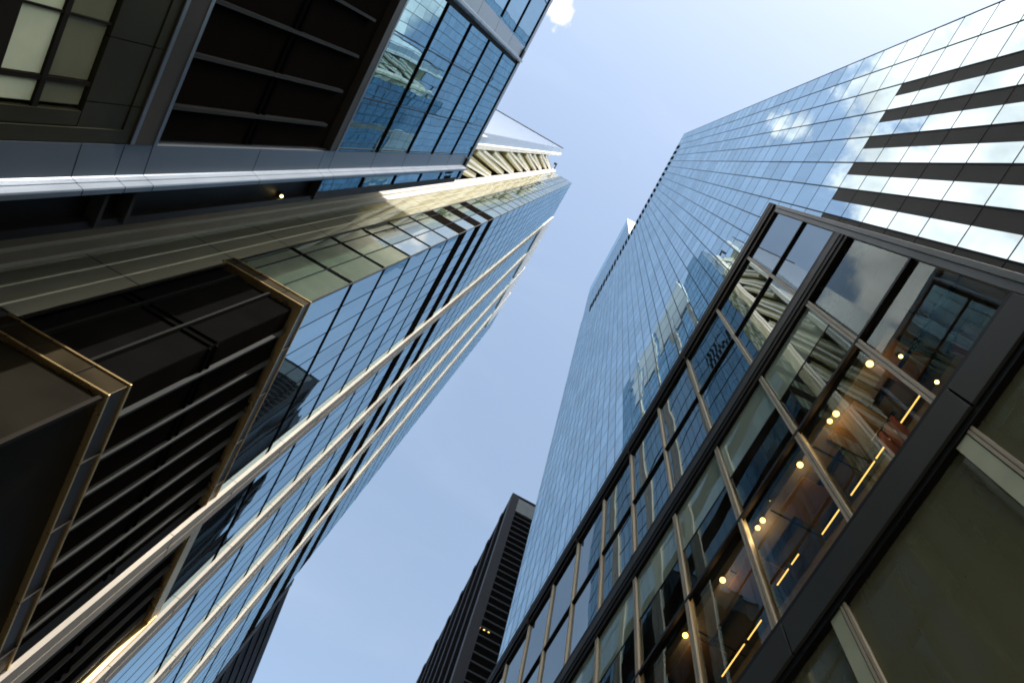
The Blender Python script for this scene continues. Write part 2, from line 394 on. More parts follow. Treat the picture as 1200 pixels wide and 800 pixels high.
# top row
ZR = 4.29*P
for i in range(len(bays)-1):
    a, b = bays[i], bays[i+1]
    if i: cream_mullion(a, ZM1, ZT0, 0.20, 0.16)
    if a/P > 5.5: continue
    m = (a+b)/2
    w = pd.part('window', MB().quad((P, a, ZM1), (P, a, ZR), (P, b, ZR), (P, b, ZM1)).quad((P, a, ZR), (P, a, ZT0), (P, b, ZT0), (P, b, ZR)), MT['row_glass'])
    pd.part('glazing_bar', MB().box(P-0.10, P-0.004, a, b, ZR-0.06, ZR+0.06), MT['black'], w)
# middle row
ZS = 2.71*P
for i in range(len(bays)-1):
    a, b = bays[i], bays[i+1]
    if i: cream_mullion(a, ZB1+0.02, ZM0, 0.34, 0.22)
    if a/P > 4.4: continue
    w = pd.part('window', MB().quad((P, a, ZB1), (P, a, ZS), (P, b, ZS), (P, b, ZB1)).quad((P, a, ZS), (P, a, ZM0), (P, b, ZM0), (P, b, ZS)), MT['shop_glass'])
    pd.part('glazing_bar', MB().box(P-0.12, P-0.004, a, b, ZS-0.075, ZS+0.075), MT['black'], w)
# bottom row: olive glass
bb = [YA+0.36, 0.168*P] + [0.168*P + 0.52*P*i for i in range(1, 9)]
for i in range(len(bb)-1):
    a, b = bb[i], bb[i+1]
    if i: cream_mullion(a, -1.6, ZB0-0.02, 0.36, 0.18)
    w = pd.part('window', MB().quad((P, a, -1.6), (P, a, ZB0), (P, b, ZB0), (P, b, -1.6)), MT['olive_glass'])
    if i: pd.part('reveal', MB().box(P-0.10, P-0.005, a+0.10, a+0.42, -1.6, ZB0-0.03), MT['green'], w)
# interior
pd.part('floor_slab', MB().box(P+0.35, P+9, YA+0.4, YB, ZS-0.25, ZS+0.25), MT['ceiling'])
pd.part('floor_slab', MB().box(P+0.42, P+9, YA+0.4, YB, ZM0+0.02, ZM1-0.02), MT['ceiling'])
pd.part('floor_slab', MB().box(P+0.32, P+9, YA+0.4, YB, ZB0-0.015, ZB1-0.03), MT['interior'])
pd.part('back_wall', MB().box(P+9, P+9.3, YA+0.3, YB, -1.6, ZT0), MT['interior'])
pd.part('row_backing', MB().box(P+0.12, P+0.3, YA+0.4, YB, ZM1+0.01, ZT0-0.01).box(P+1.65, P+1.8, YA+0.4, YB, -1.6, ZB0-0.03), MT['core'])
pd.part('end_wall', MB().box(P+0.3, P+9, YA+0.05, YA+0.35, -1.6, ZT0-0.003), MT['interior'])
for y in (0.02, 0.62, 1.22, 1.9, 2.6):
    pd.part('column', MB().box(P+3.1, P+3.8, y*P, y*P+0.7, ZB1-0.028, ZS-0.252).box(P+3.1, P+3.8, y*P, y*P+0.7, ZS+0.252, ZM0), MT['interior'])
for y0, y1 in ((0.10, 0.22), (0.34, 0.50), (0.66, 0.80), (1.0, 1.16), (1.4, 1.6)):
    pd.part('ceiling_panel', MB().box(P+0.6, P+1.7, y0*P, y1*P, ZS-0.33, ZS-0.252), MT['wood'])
for i in range(1, 13):
    w_ = pd.part('spandrel_pane', MB().quad((P-0.006, bays[i]+0.10, 3.085*P), (P-0.006, bays[i]+0.10, ZM0), (P-0.006, bays[i+1]-0.10, ZM0), (P-0.006, bays[i+1]-0.10, 3.085*P)), MT['green_glass'])
    pd.part('pane_edge', MB().box(P-0.014, P-0.002, bays[i]+0.10, bays[i+1]-0.10, 3.075*P, 3.0845*P), MT['black'], w_)
for k in range(3):
    pd.part('glazing_bar', MB().box(P+0.02, P+0.10, bays[0], bays[1], (2.36, 2.98, 3.2)[k]*P-0.03, (2.36, 2.98, 3.2)[k]*P+0.03), MT['black'])
for k in range(14):
    pd.part('ceiling_joint', MB().box(P+0.4, P+8.9, k*2.2-0.02, k*2.2+0.02, ZS-0.262, ZS-0.2505), MT['black'])
for k in range(3):
    pd.part('air_duct', MB().box(P+2.2+k*2.0, P+2.7+k*2.0, YA+0.5, 4*P, ZS-0.75, ZS-0.263), MT['interior'])
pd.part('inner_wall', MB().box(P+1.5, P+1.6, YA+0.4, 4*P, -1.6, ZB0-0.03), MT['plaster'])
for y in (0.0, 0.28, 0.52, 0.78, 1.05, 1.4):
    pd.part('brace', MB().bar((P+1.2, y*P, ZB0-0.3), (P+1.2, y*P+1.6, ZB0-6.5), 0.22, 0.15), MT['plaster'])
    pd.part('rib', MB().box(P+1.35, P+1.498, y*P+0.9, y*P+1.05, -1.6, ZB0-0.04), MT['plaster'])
pd.part('ceiling_rail', MB().box(P+1.05, P+1.15, YA+0.5, 4*P, ZS-0.31, ZS-0.252), MT['black'])

# things inside the shop
def at(px, py, x):                                  # the point seen at a pixel, at distance x to the right of the eye
    v = Vector(((px-600)/FPX, (py-400)/FPX, 1.0))
    w = r*v.x + d*v.y + f*v.z
    w = w * (x / w.x); return (w.x, w.y, w.z)
LAMPS = [((1019.2, 426.2), 'topmost warm ceiling lamp of the shop row, alone beside the thick dark glazing bar', 0.13),
         ((979.8, 484.6), 'upper lamp of the upper close pair inside the shop', 0.12),
         ((972.5, 493.3), 'lower lamp of the upper close pair inside the shop', 0.10),
         ((937.5, 544.4), 'single warm lamp between the two lamp pairs inside the shop', 0.12),
         ((893.8, 609.4), 'upper lamp of the lower close pair, beside a cream mullion', 0.11),
         ((887.9, 618.2), 'lower lamp of the lower close pair, beside a cream mullion', 0.10),
         ((846.9, 679.3), 'single warm lamp just below the lower lamp pair', 0.12),
         ((803.1, 744.0), 'lowest warm lamp of the shop row, near the bottom edge', 0.12)]
for (px, py), lab, rad in LAMPS:
    p = at(px, py, P*1.04)
    t = Thing('spot_lamp', lab, 'lamp', (p[0], p[1], p[2]+EYE), group='warm ceiling lamps inside the shop building')
    rad *= 0.72
    t.part('bulb', MB().ball(p, rad), MT['lamp'])
    pl = bpy.data.lights.new('lamp_light', 'POINT'); pl.energy = 6; pl.color = (1.0, 0.6, 0.28); pl.shadow_soft_size = rad*1.05
    po = bpy.data.objects.new('lamp_light', pl); COL.objects.link(po); po.parent = t.e; po.location = (0, 0, -rad*2.2)
    t.part('lamp_shade', MB().cyl(p, rad*0.8, p[2]+rad*0.7, p[2]+rad*2.2, r2=rad*0.45), MT['black'])
    t.part('stem', MB().cyl(p, 0.015, p[2]+rad*2.2, ZS-0.25, 8), MT['black'])
for (px, py), lab, x in (((1055.6, 417.5), 'tiny white spotlight high in the uppermost dark window', 1.10),
                         ((1097.9, 447.5), 'tiny white spotlight beside the red cloth', 1.2),
                         ((904.0, 587.4), 'tiny yellow spotlight between two lamps behind dark glass', 1.05)):
    p = at(px, py, P*x)
    t = Thing('downlight', lab, 'spotlight', (p[0], p[1], p[2]+EYE), group='tiny spotlights inside the shop building')
    t.part('bulb', MB().ball(p, 0.055), MT['tinylamp'])
    t.part('housing', MB().cyl(p, 0.06, p[2]+0.03, p[2]+0.2), MT['black'])
STRIPS = [((1083, 456), (1027.5, 537.5), 'topmost gold light strip, running under the shop ceiling beside the red cloth'),
          ((1025, 540), (996, 579.4), 'second gold light strip from the top, in line with the topmost one'),
          ((984, 596), (963.8, 626), 'third gold light strip from the top, just below a cream mullion'),
          ((936, 648.7), (927.5, 661), 'short gold light strip, fourth from the top, in the dark lower windows'),
          ((924, 666), (910.5, 685), 'short gold light strip, fifth from the top, in the dark lower windows'),
          ((892.3, 726), (875.5, 748.5), 'sixth gold light strip from the top, just above the lowest one'),
          ((872.5, 754), (846, 792), 'lowest gold light strip, near the bottom edge of the shop windows')]
for a, b, lab in STRIPS:
    p, q = at(*a, P*1.25), at(*b, P*1.25)
    zc = ZS - 0.36                                  # hung just under the ceiling
    p = tuple(c*zc/p[2] for c in p); q = tuple(c*zc/q[2] for c in q); q = (p[0], q[1], zc)
    t = Thing('light_strip', lab, 'light strip', (p[0], p[1], p[2]+EYE), group='gold light strips inside the shop building')
    t.part('tube', MB().bar((p[0], p[1], zc), (q[0], q[1], zc), 0.032, 0.032), MT['strip'])
    t.part('casing', MB().bar((p[0], p[1], zc+0.065), (q[0], q[1], zc+0.065), 0.10, 0.06), MT['black'])
for (px, py), lab, x, hh in (((1141, 404), 'dark red cloth hanging in the topmost shop window', 1.10, 0.9), ((1056, 520), 'dark red cloth hanging low behind the gold strip', 1.12, 1.3)):
    p = at(px, py, P*x)
    t = Thing('red_cloth', lab, 'cloth', (p[0], p[1], p[2]+EYE-hh), group='red cloths in the shop building')
    mb = MB()
    for k in range(6):
        y0 = p[1]-0.35+k*0.12; dx = 0.04*(k % 2)
        mb.box(p[0]+dx, p[0]+dx+0.03, y0, y0+0.118, p[2]-hh, p[2]+hh)
    t.part('fabric', mb, MT['red'])
    t.part('rail', MB().box(p[0]-0.02, p[0]+0.09, p[1]-0.45, p[1]+0.47, p[2]+hh, p[2]+hh+0.06), MT['black'])

# ================================================================ LEFT: OFFICE TOWER
S = 9.0
ot = Thing('office_tower', 'tall blue glass office tower with white vertical fins and bronze louvre base', 'skyscraper', (-S, 1.36*S, 0), YAW)
YC, YE = 1.36*S, 6.85*S
H = 25.5*S
floors = [3.715] + [3.715 + 0.655*i for i in range(1, 6)]
mech = [(7.55, 7.90), (8.42, 8.77), (9.28, 9.66)]
zz = 7.645; extra = [7.90, 8.42, 8.77, 9.28, 9.66]
fl = floors + [7.55] + extra
z = 9.66
while z + 0.655 < 25.4: z += 0.655; fl.append(z)
fl = sorted(set(round(v, 3) for v in fl)); fl = [v for i, v in enumerate(fl) if i == 0 or v - fl[i-1] > 0.15]; fl.append(25.5)
STEP = 0.1672
ycol = [1.36 + STEP*i for i in range(int((6.85-1.36)/STEP)+1)] + [6.85]
LOUV_END = 3.60
def is_mech(z0, z1): return any(abs(z0-a) < 0.05 for a, b in mech)
qb = []; qm = []
low = [0.6, 1.3, 2.22, 2.9]
for j in range(len(ycol)-1):
    a, b = ycol[j], ycol[j+1]
    zl = ([-0.17, 0.6, 1.3, 2.22, 2.9] if a > LOUV_END-0.02 else []) + fl
    for k in range(len(zl)-1):
        z0, z1 = zl[k], zl[k+1]
        q = ((-S, a*S, z0*S), (-S, b*S, z0*S), (-S, b*S, z1*S), (-S, a*S, z1*S))
        (qm if is_mech(z0, z1) else qb).append(q)
panes(ot, qb, 'glass_panel', MT['office_glass'], 60)
panes(ot, qm, 'louvre_panel', MT['louvre'], 30)
wcol = [-1.0, -1.167, -1.335, -1.42]
qw = []; qwm = []
for j in range(3):
    a, b = wcol[j+1], wcol[j]
    for k in range(len(fl)-1):
        z0, z1 = fl[k], fl[k+1]
        q = ((a*S, YC, z0*S), (b*S, YC, z0*S), (b*S, YC, z1*S), (a*S, YC, z1*S))
        (qwm if is_mech(z0, z1) else qw).append(q)
panes(ot, qw, 'pale_glass_panel', MT['pale_glass'], 40)
panes(ot, qwm, 'louvre_panel', MT['louvre'], 9)
# opal strip beside the white corner column
qo = []
ozs = [2.24, 2.9] + fl
for a, b in ((-1.592, -1.42), (-1.68, -1.592)):
    for k in range(len(ozs)-1):
        z0, z1 = ozs[k], ozs[k+1]
        qo.append(((a*S, YC, z0*S), (b*S, YC, z0*S), (b*S, YC, z1*S), (a*S, YC, z1*S)))
panes(ot, qo, 'opal_panel', MT['opal'], 30)
for z in fl[1:-1]:
    w = 0.028 if z < 10 else 0.02
    ot.part('floor_joint', MB().box(-S-0.02, -S+0.012, YC-0.012, YE, (z-w)*S, (z+w)*S).box(-1.418*S, -S+0.012, YC-0.012, YC+0.02, (z-w)*S, (z+w)*S), MT['grille'])
for z in ozs[1:-1]:
    ot.part('panel_joint', MB().box(-1.68*S, -1.43*S, YC-0.006, YC+0.02, (z-0.004)*S, (z+0.004)*S), MT['mullion'])
for y in ycol[1:-1]:
    zb = fl[0] if y < LOUV_END else -0.17
    ot.part('mullion', MB().box(-S-0.02, -S+0.010, y*S-0.022, y*S+0.022, zb*S, H), MT['grille'])
for x, w, m in ((-1.167, 0.028, 'line'), (-1.335, 0.028, 'line'), (-1.42, 0.07, 'black'), (-1.592, 0.03, 'paleline'), (-1.505, 0.022, 'paleline')):
    ot.part('mullion', MB().box(x*S-w, x*S+w, YC-0.03, YC+0.02, (3.715 if x > -1.4 else 2.24)*S, H), MT[m])
ot.part('corner_trim', MB().box(-S-0.04, -S+0.04, YC-0.04, YC+0.04, 3.73*S, H), MT['mullion'])
# body
ot.part('wall', MB().box(-4*S, -S-0.35, YC+0.35, YE-0.1, -1.6, H-0.4).box(-4*S, -1.45*S, YC+0.06, YC+0.35, -1.6, H-0.4), MT['core'])
ot.part('backing', MB().box(-S-0.349, -S-0.06, YC+0.06, YE-0.1, fl[0]*S, H-0.4).box(-1.45*S, -S-0.06, YC+0.06, YC+0.349, fl[0]*S, H-0.4), MT['core'])
ot.part('end_wall', MB().quad((-S, YE, -1.6), (-4*S, YE, -1.6), (-4*S, YE, H), (-S, YE, H)), MT['office_glass'])
ot.part('roof', MB().box(-4*S, -S-0.05, YC+0.05, YE-0.02, H-0.39, H-0.1), MT['roof'])
# white corner column on the near face
ot.part('corner_column', MB().box(-1.83*S, -1.745*S, YC-0.32, YC+0.05, -1.6, 26.6*S).box(-1.744*S, -1.682*S, YC-0.16, YC+0.05, -1.6, 26.6*S), MT['white'], bevel=0.03)
# fins on the street face
FIN = [(2.60, 0.145), (3.485, 0.18), (4.51, 0.20), (5.50, 0.21)]
D = 0.024
for n, (y0, w) in enumerate(FIN):
    y0m, y1m = y0*S, (y0+w)*S
    g3 = (y1m-y0m)
    mb = MB().box(-S+0.004, -S+D*S, y0m, y0m+g3*0.46, -1.6, 25.62*S).box(-S+0.004, -S+D*S-0.05, y0m+g3*0.46+0.002, y0m+g3*0.56, -1.6, 25.6*S).box(-S+0.004, -S+D*S, y0m+g3*0.562, y1m, -1.6, 25.62*S)
    for k in range(5, 34):                          # splice joints, one per storey
        zj = k*0.655*S + random.uniform(-0.02, 0.02)
        mb.box(-S+0.02, -S+D*S+0.003, y0m-0.003, y1m+0.003, zj, zj+0.03, 1)
    fo = ot.part('fin', mb, [MT['fin'], MT['mullion']])
    ot.part('fin_cap', MB().box(-S+0.006, -S+D*S+0.02, y0m-0.03, y0m+0.84*S*(1 if n < 3 else 0.6), 22.1*S, 25.7*S), MT['cap'], fo, bevel=0.02)
# louvred base between bronze belts
BZ0, BZ1 = 2.22, 3.61
def louvre_bay(y0, y1, ms):
    lp = ot.part('louvre_panel', MB().quad((-S-0.30, y0*S, BZ0*S), (-S-0.30, y1*S, BZ0*S), (-S-0.30, y1*S, BZ1*S), (-S-0.30, y0*S, BZ1*S)), MT['louvre'])
    ot.part('louvre_rail', MB().box(-S-0.29, -S-0.20, y0*S, y1*S, 2.80*S, 2.815*S).box(-S-0.29, -S-0.20, y0*S, y1*S, 2.855*S, 2.87*S), MT['grille'], lp)
    for y in ms: ot.part('mullion', MB().box(-S-0.28, -S-0.10, y*S-0.05, y*S+0.05, BZ0*S+0.02, BZ1*S-0.15), MT['mullion'], lp)
louvre_bay(1.40, 2.60, [1.515, 1.69, 1.85, 2.0, 2.17, 2.335, 2.50])
louvre_bay(2.60+0.118, 3.485, [2.87, 3.03, 3.2, 3.37])
lw = ot.part('louvre_panel', MB().quad((-1.445*S, YC+0.30, BZ0*S), (-S-0.30, YC+0.30, BZ0*S), (-S-0.30, YC+0.30, BZ1*S), (-1.445*S, YC+0.30, BZ1*S)), MT['grille'])  # black instead of the louvre tone: shade of this face put into the colour
ot.part('louvre_rail', MB().box(-1.445*S, -S-0.3, YC+0.2, YC+0.29, 2.80*S, 2.815*S).box(-1.445*S, -S-0.3, YC+0.2, YC+0.29, 2.855*S, 2.87*S), MT['grille'], lw)
for x in (-1.345, -1.165): ot.part('mullion', MB().box(x*S-0.05, x*S+0.05, YC+0.10, YC+0.28, BZ0*S+0.02, BZ1*S-0.15), MT['shademullion'], lw)
def belt(z0, z1, y_end, name, x_end=-1.447):
    # two polished lips with a dark groove between, turned round the corner
    zz0, zz1 = z0*S, z1*S; lip = 0.085
    for a, b, dd, m in ((zz0, zz0+lip, 0.06, 'bronze'), (zz0+lip+0.002, zz1-lip-0.002, 0.0, 'bronzegroove'), (zz1-lip, zz1, 0.06, 'bronze')):
        o = ot.part(name if m == 'bronze' else name + '_groove', MB().prism([(x_end*S, YC-dd-0.02), (-S+dd+0.02, YC-dd-0.02), (-S+dd+0.02, y_end*S), (-S-0.32, y_end*S), (-S-0.32, YC+0.32), (x_end*S, YC+0.32)], a, b), MT[m], bevel=0.01)
belt(3.61, 3.725, 2.62, 'bronze_belt')
belt(2.10, 2.22, 2.62, 'bronze_belt')
for y, in ((2.70,), (3.6,)):
    pass
ot.part('bronze_jamb', MB().box(-S-0.30, -S+0.07, 3.455*S, 3.483*S, 0.0, 3.7*S), MT['bronze'], bevel=0.01)
ot.part('bronze_belt', MB().box(-S-0.32, -S+0.05, 2.72*S, 3.455*S, 3.61*S, 3.725*S), MT['bronze'], bevel=0.01)
for z in (2.10, 3.61):
    for y in (1.62, 1.9, 2.2, 2.48): ot.part('belt_joint', MB().box(-S-0.02, -S+0.084, y*S-0.008, y*S+0.008, z*S-0.004, (z+0.118)*S), MT['black'])
    for x in (-1.12, -1.28, -1.40): ot.part('belt_joint', MB().box(x*S-0.008, x*S+0.008, YC-0.084, YC+0.02, z*S-0.004, (z+0.118)*S), MT['black'])
# lobby below the belts
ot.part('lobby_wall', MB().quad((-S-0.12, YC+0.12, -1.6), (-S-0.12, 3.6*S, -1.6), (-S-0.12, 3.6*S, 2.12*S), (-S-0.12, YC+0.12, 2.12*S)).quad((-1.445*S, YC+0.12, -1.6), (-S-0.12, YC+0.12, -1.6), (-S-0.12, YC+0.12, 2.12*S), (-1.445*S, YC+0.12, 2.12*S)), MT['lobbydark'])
ot.part('lobby_post', MB().box(-S-0.15, -S-0.02, YC+0.02, YC+0.15, -1.6, 2.10*S), MT['darkbronze'])
ot.part('entrance_panel', MB().box(-1.44*S, -1.37*S, YC-0.02, YC+0.11, -1.6, 1.98*S), MT['green'])
# rear wing with its open truss
RX = -1.83*S
rb = ot.part('rear_wing', MB().box(RX-3.0, RX-26, 0.60*S, YC-0.02, -1.6, 26.2*S).box(RX-0.10, RX-3.0, 0.60*S, YC-0.02, -1.6, 7.0*S).box(RX-0.35, RX-2.998, 0.60*S, 0.86*S, 7.0*S, 26.1*S), MT['core'])
ot.part('wing_glass', MB().quad((RX-26, 0.595*S, -1.6), (RX, 0.595*S, -1.6), (RX, 0.595*S, 26.35*S), (RX-26, 0.595*S, 26.35*S)).quad((RX, 0.595*S, -1.6), (RX, 0.77*S, -1.6), (RX, 0.77*S, 26.2*S), (RX, 0.595*S, 26.2*S)), MT['wing_glass'], rb)
ot.part('wing_parapet', MB().box(RX-26, RX+0.05, 0.578*S, 0.593*S, 26.2*S, 26.36*S), MT['line'], rb)
ot.part('wing_column', MB().box(RX-0.34, RX+0.22, 0.765*S, 0.84*S, -1.6, 26.6*S), MT['purewhite'], rb, bevel=0.03)
tb = ot.part('truss_back', MB().quad((RX-2.9, 0.86*S, 7.0*S), (RX-2.9, YC-0.03, 7.0*S), (RX-2.9, YC-0.03, 26*S), (RX-2.9, 0.86*S, 26*S)), MT['olive'], rb)
k = 0
zq = 5.4
while zq < 24:
    a = (RX-0.15, 0.885*S, zq*S); b = (RX-0.15, 1.325*S, (zq+3.9)*S)
    if zq + 3.9 < 26.2:
        ot.part('truss_plate', MB().bar((a[0]-0.75, a[1], a[2]), (b[0]-0.75, b[1], b[2]), 1.0, 1.5), MT['olive'], rb)
        ot.part('truss_brace', MB().bar((a[0]+0.06, a[1], a[2]), (b[0]+0.06, b[1], b[2]), 0.34, 0.14), MT['purewhite'], rb)
    if k % 2 == 0 and zq + 5.5 < 26:
        ot.part('truss_brace', MB().bar((RX+0.02, 0.86*S, zq*S+3), (RX+0.02, 1.33*S, (zq+5.0)*S), 0.30, 0.28), MT['purewhite'], rb)
    zq += 1.5; k += 1
ot.part('roof_bracket', MB().box(RX+0.02, RX+0.7, 1.10*S, 1.16*S, 25.9*S, 26.4*S).box(RX+0.5, RX+0.7, 1.16*S, 1.30*S, 26.2*S, 26.4*S), MT['mullion'], rb)

# ================================================================ LEFT: LOW BLOCK
UX = -1.25*S
UR = 7.50*S
ub = Thing('glass_block', 'low glass block with silver pilasters and dark louvre bays, beside the white finned tower', 'office block', (UX, 0.9*S, 0), YAW)
zf = [3.86, 4.515, 5.19, 5.885, 6.57, 7.36]
qu = []
for y0, y1 in ((-0.26, 0.005), (0.005, 0.355), (0.355, 0.645), (0.81, 0.874), (-1.5, -1.2), (-1.2, -0.83), (-0.83, -0.42)):
    for k in range(len(zf)-1):
        qu.append(((UX, y0*S, zf[k]*S), (UX, y1*S, zf[k]*S), (UX, y1*S, zf[k+1]*S), (UX, y0*S, zf[k+1]*S)))
panes(ub, qu, 'window_pane', MT['block_glass'], 100)
for z in zf[1:]:
    ub.part('floor_joint', MB().box(UX-0.02, UX+0.05, -0.262*S, 0.645*S, (z-0.020)*S, (z+0.020)*S), MT['grille'])
    ub.part('floor_joint', MB().box(UX-0.02, UX+0.05, 0.812*S, 0.874*S, (z-0.020)*S, (z+0.020)*S), MT['grille'])
    ub.part('floor_joint', MB().box(UX-0.02, UX+0.05, -1.5*S, -0.44*S, (z-0.020)*S, (z+0.020)*S), MT['grille'])
for y in (0.005, 0.355, 0.632, -0.83, -1.2):
    ub.part('glazing_bar', MB().box(UX-0.02, UX+0.03, y*S-0.03, y*S+0.03, 3.86*S, 7.46*S), MT['black'])
ub.part('parapet', MB().box(UX-0.6, UX+0.06, -4*S, 0.90*S, 7.385*S, UR), MT['silver'], bevel=0.02)
def pilaster(y0, y1, lip):
    k = (y1-y0); yn = y0*S + k*S*0.61
    poly = [(UX-0.25, y0*S), (UX+0.02, y0*S), (UX+0.06, yn-0.02), (UX+0.10, yn), (UX+0.24, yn+0.035), (UX+0.24, yn+0.055), (UX+0.265, yn+0.06),
            (UX+0.43, yn+0.10), (UX+0.45, yn+0.14), (UX+0.45, yn+0.27), (UX+0.06, yn+0.34), (UX-0.25, yn+0.36)]
    p = ub.part('pilaster', MB().prism(poly, -1.6, 7.30*S), MT['silver'])
    for z in (1.95, 2.135, 2.275, 3.01, 3.70, 3.84, 4.52, 5.19, 5.88, 6.57):
        ub.part('pilaster_joint', MB().prism([(a+0.004 if a > UX else a, b) for a, b in poly], z*S-0.012, z*S+0.012), MT['line'], p)
    ub.part('pilaster_cap', MB().box(UX-0.2, UX+0.17, (y0+k*0.15)*S, (y0+k*0.9)*S, 7.302*S, 7.383*S), MT['black'], p)
pilaster(0.647, 0.808, 0)
pilaster(-0.425, -0.264, 0)
# louvre bays
for y0, y1, ms in ((-0.262, 0.645, (0.525, 0.355, 0.183, 0.01, -0.16)), (-1.3, -0.427, (-0.6, -0.78, -0.95))):
    lp = ub.part('louvre_panel', MB().quad((UX-0.32, y0*S, 2.29*S), (UX-0.32, y1*S, 2.29*S), (UX-0.32, y1*S, 3.75*S), (UX-0.32, y0*S, 3.75*S)), MT['louvre'])
    ub.part('louvre_rail', MB().box(UX-0.31, UX-0.22, y0*S, y1*S, 2.915*S, 2.935*S).box(UX-0.31, UX-0.22, y0*S, y1*S, 2.965*S, 2.985*S), MT['grille'], lp)
    for y in ms: ub.part('mullion', MB().box(UX-0.30, UX-0.10, y*S-0.055, y*S+0.055, 2.30*S, 3.62*S), MT['mullion'], lp)
    ub.part('sill_trim', MB().box(UX-0.35, UX+0.05, y0*S, y1*S, 3.75*S, 3.858*S), MT['brown'], bevel=0.015)
    ub.part('sill_trim', MB().box(UX-0.35, UX+0.05, y0*S, y1*S, 2.15*S, 2.288*S), MT['brown'], bevel=0.015)
    for a, b in ((3.835, 3.857), (2.152, 2.17), (2.268, 2.287)):
        ub.part('trim_lip', MB().box(UX-0.2, UX+0.065, y0*S+0.01, y1*S-0.01, a*S, b*S), MT['silver'])
# slot between block and tower
ub.part('slot_wall', MB().box(UX-0.5, UX-0.35, 0.81*S, 0.93*S, -1.6, 3.85*S), MT['black'])
for a, b in ((2.14, 2.16), (2.28, 2.30), (3.845, 3.86)):
    ub.part('slot_bracket', MB().box(UX-0.34, UX+0.02, 0.812*S, 0.92*S, a*S, b*S), MT['mullion'])
ub.part('end_post', MB().box(UX-0.6, UX-0.01, 0.876*S, 0.90*S, 3.86*S, 7.38*S).box(UX-0.6, UX-0.08, 0.902*S, 0.93*S, -1.6, 7.38*S), MT['black'])
ub.part('end_wall', MB().box(UX-6.6, UX-0.62, 0.905*S, 0.935*S, 2.3*S, 7.36*S), MT['endpanel'])
ub.part('wall', MB().box(UX-5.0, UX-0.36, -4*S, 0.88*S, -1.6, UR-0.2).box(UX-0.359, UX-0.06, -4*S, 0.87*S, 3.86*S, 7.38*S), MT['core'])
ub.part('roof', MB().box(UX-4.9, UX-0.62, -4*S, 0.87*S, UR-0.19, UR-0.05), MT['roof'])
# ground storey: soffit boards and pale green lit glass
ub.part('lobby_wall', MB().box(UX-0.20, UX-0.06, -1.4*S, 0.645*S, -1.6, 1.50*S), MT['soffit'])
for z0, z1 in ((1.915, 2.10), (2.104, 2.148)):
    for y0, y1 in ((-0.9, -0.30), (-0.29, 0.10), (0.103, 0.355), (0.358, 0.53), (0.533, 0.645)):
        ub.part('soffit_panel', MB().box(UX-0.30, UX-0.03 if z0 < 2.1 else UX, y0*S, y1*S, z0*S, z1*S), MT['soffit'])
for y0, y1 in ((-0.3, -0.05), (-0.04, 0.325), (0.332, 0.48), (0.495, 0.548)):
    w = ub.part('lobby_window', MB().box(UX-0.25, UX-0.10, y0*S, y1*S, 1.615*S, 1.735*S), MT['green'])
    ub.part('lobby_window', MB().box(UX-0.25, UX-0.12, y0*S, y1*S, 1.757*S, 1.905*S), MT['olivepanel'])
ub.part('lobby_frame', MB().box(UX-0.22, UX-0.04, -0.9*S, 0.56*S, 1.737*S, 1.755*S).box(UX-0.22, UX-0.05, 0.482*S, 0.494*S, 1.5*S, 1.91*S).box(UX-0.22, UX-0.055, 0.325*S, 0.331*S, 1.5*S, 1.91*S).box(UX-0.22, UX-0.04, -0.9*S, 0.56*S, 1.50*S, 1.61*S), MT['darkbronze'])
ub.part('lobby_sill', MB().box(UX-0.30, UX-0.02, 0.56*S, 0.60*S, -1.6, 1.91*S).box(UX-0.30, UX+0.01, 0.604*S, 0.644*S, -1.6, 2.14*S), MT['soffit'])

p = (-1.27*S, 0.868*S, 4.40*S)
# small lamp in the slot
v = Vector(((330-600)/FPX, (230-400)/FPX, 1.0)); w = r*v.x + d*v.y + f*v.z
c_, s_ = math.cos(-YAW), math.sin(-YAW)
wl = Vector((w.x*c_ - w.y*s_, w.x*s_ + w.y*c_, w.z)); wl *= (UX-0.12)/wl.x
t = Thing('wall_lamp', 'single small yellow lamp in the dark slot beside the silver pilaster', 'lamp', (wl.x, wl.y, wl.z+EYE), YAW)
t.part('bulb', MB().ball(tuple(wl), 0.07), MT['tinylamp'])
t.part('housing', MB().box(wl.x-0.25, wl.x-0.05, wl.y-0.12, wl.y+0.12, wl.z+0.03, wl.z+0.3), MT['black'])

# ================================================================ DARK TOWER DOWN THE STREET
HD = 175.0
A = (0.0822*HD, 0.4598*HD); Bc = (0.0930*HD, 0.803*HD); Cc = (0.0822*HD+22, 0.4598*HD)
dt = Thing('dark_tower', 'distant black tower with grey corner pier and banded ribbon windows', 'skyscraper', (A[0], A[1], 0))
ux = Vector((Bc[0]-A[0], Bc[1]-A[1], 0)).normalized()
LEN = 60.0
dt.part('wall', MB().prism([(A[0]+0.6, A[1]+0.6), (A[0]+22, A[1]+0.6), (A[0]+22, A[1]+LEN), (A[0]+0.6+ux.x*LEN, A[1]+LEN)], -1.6, HD-0.6), MT['tower_dark'])
dt.part('corner_pier', MB().box(A[0], A[0]+1.9, A[1], A[1]+1.6, -1.6, HD-0.01), MT['tower_pier'], bevel=0.05)
dt.part('fascia', MB().box(A[0]+1.902, A[0]+22, A[1]+0.1, A[1]+1.5, HD-8.0, HD-1.2), MT['tower_fascia'])
dt.part('parapet', MB().box(A[0]+1.902, A[0]+22, A[1]+0.05, A[1]+1.5, HD-1.19, HD), MT['tower_dark'])
zz = HD - 10.5
while zz > 2:
    dt.part('ledge', MB().box(A[0]+1.902, A[0]+22, A[1]+0.05, A[1]+0.6, zz-0.22, zz+0.22), MT['tower_pier'])
    dt.part('window_band', MB().box(A[0]+1.902, A[0]+22, A[1]+0.40, A[1]+0.6, zz+0.222, zz+2.2), MT['grille'])
    zz -= 2.45
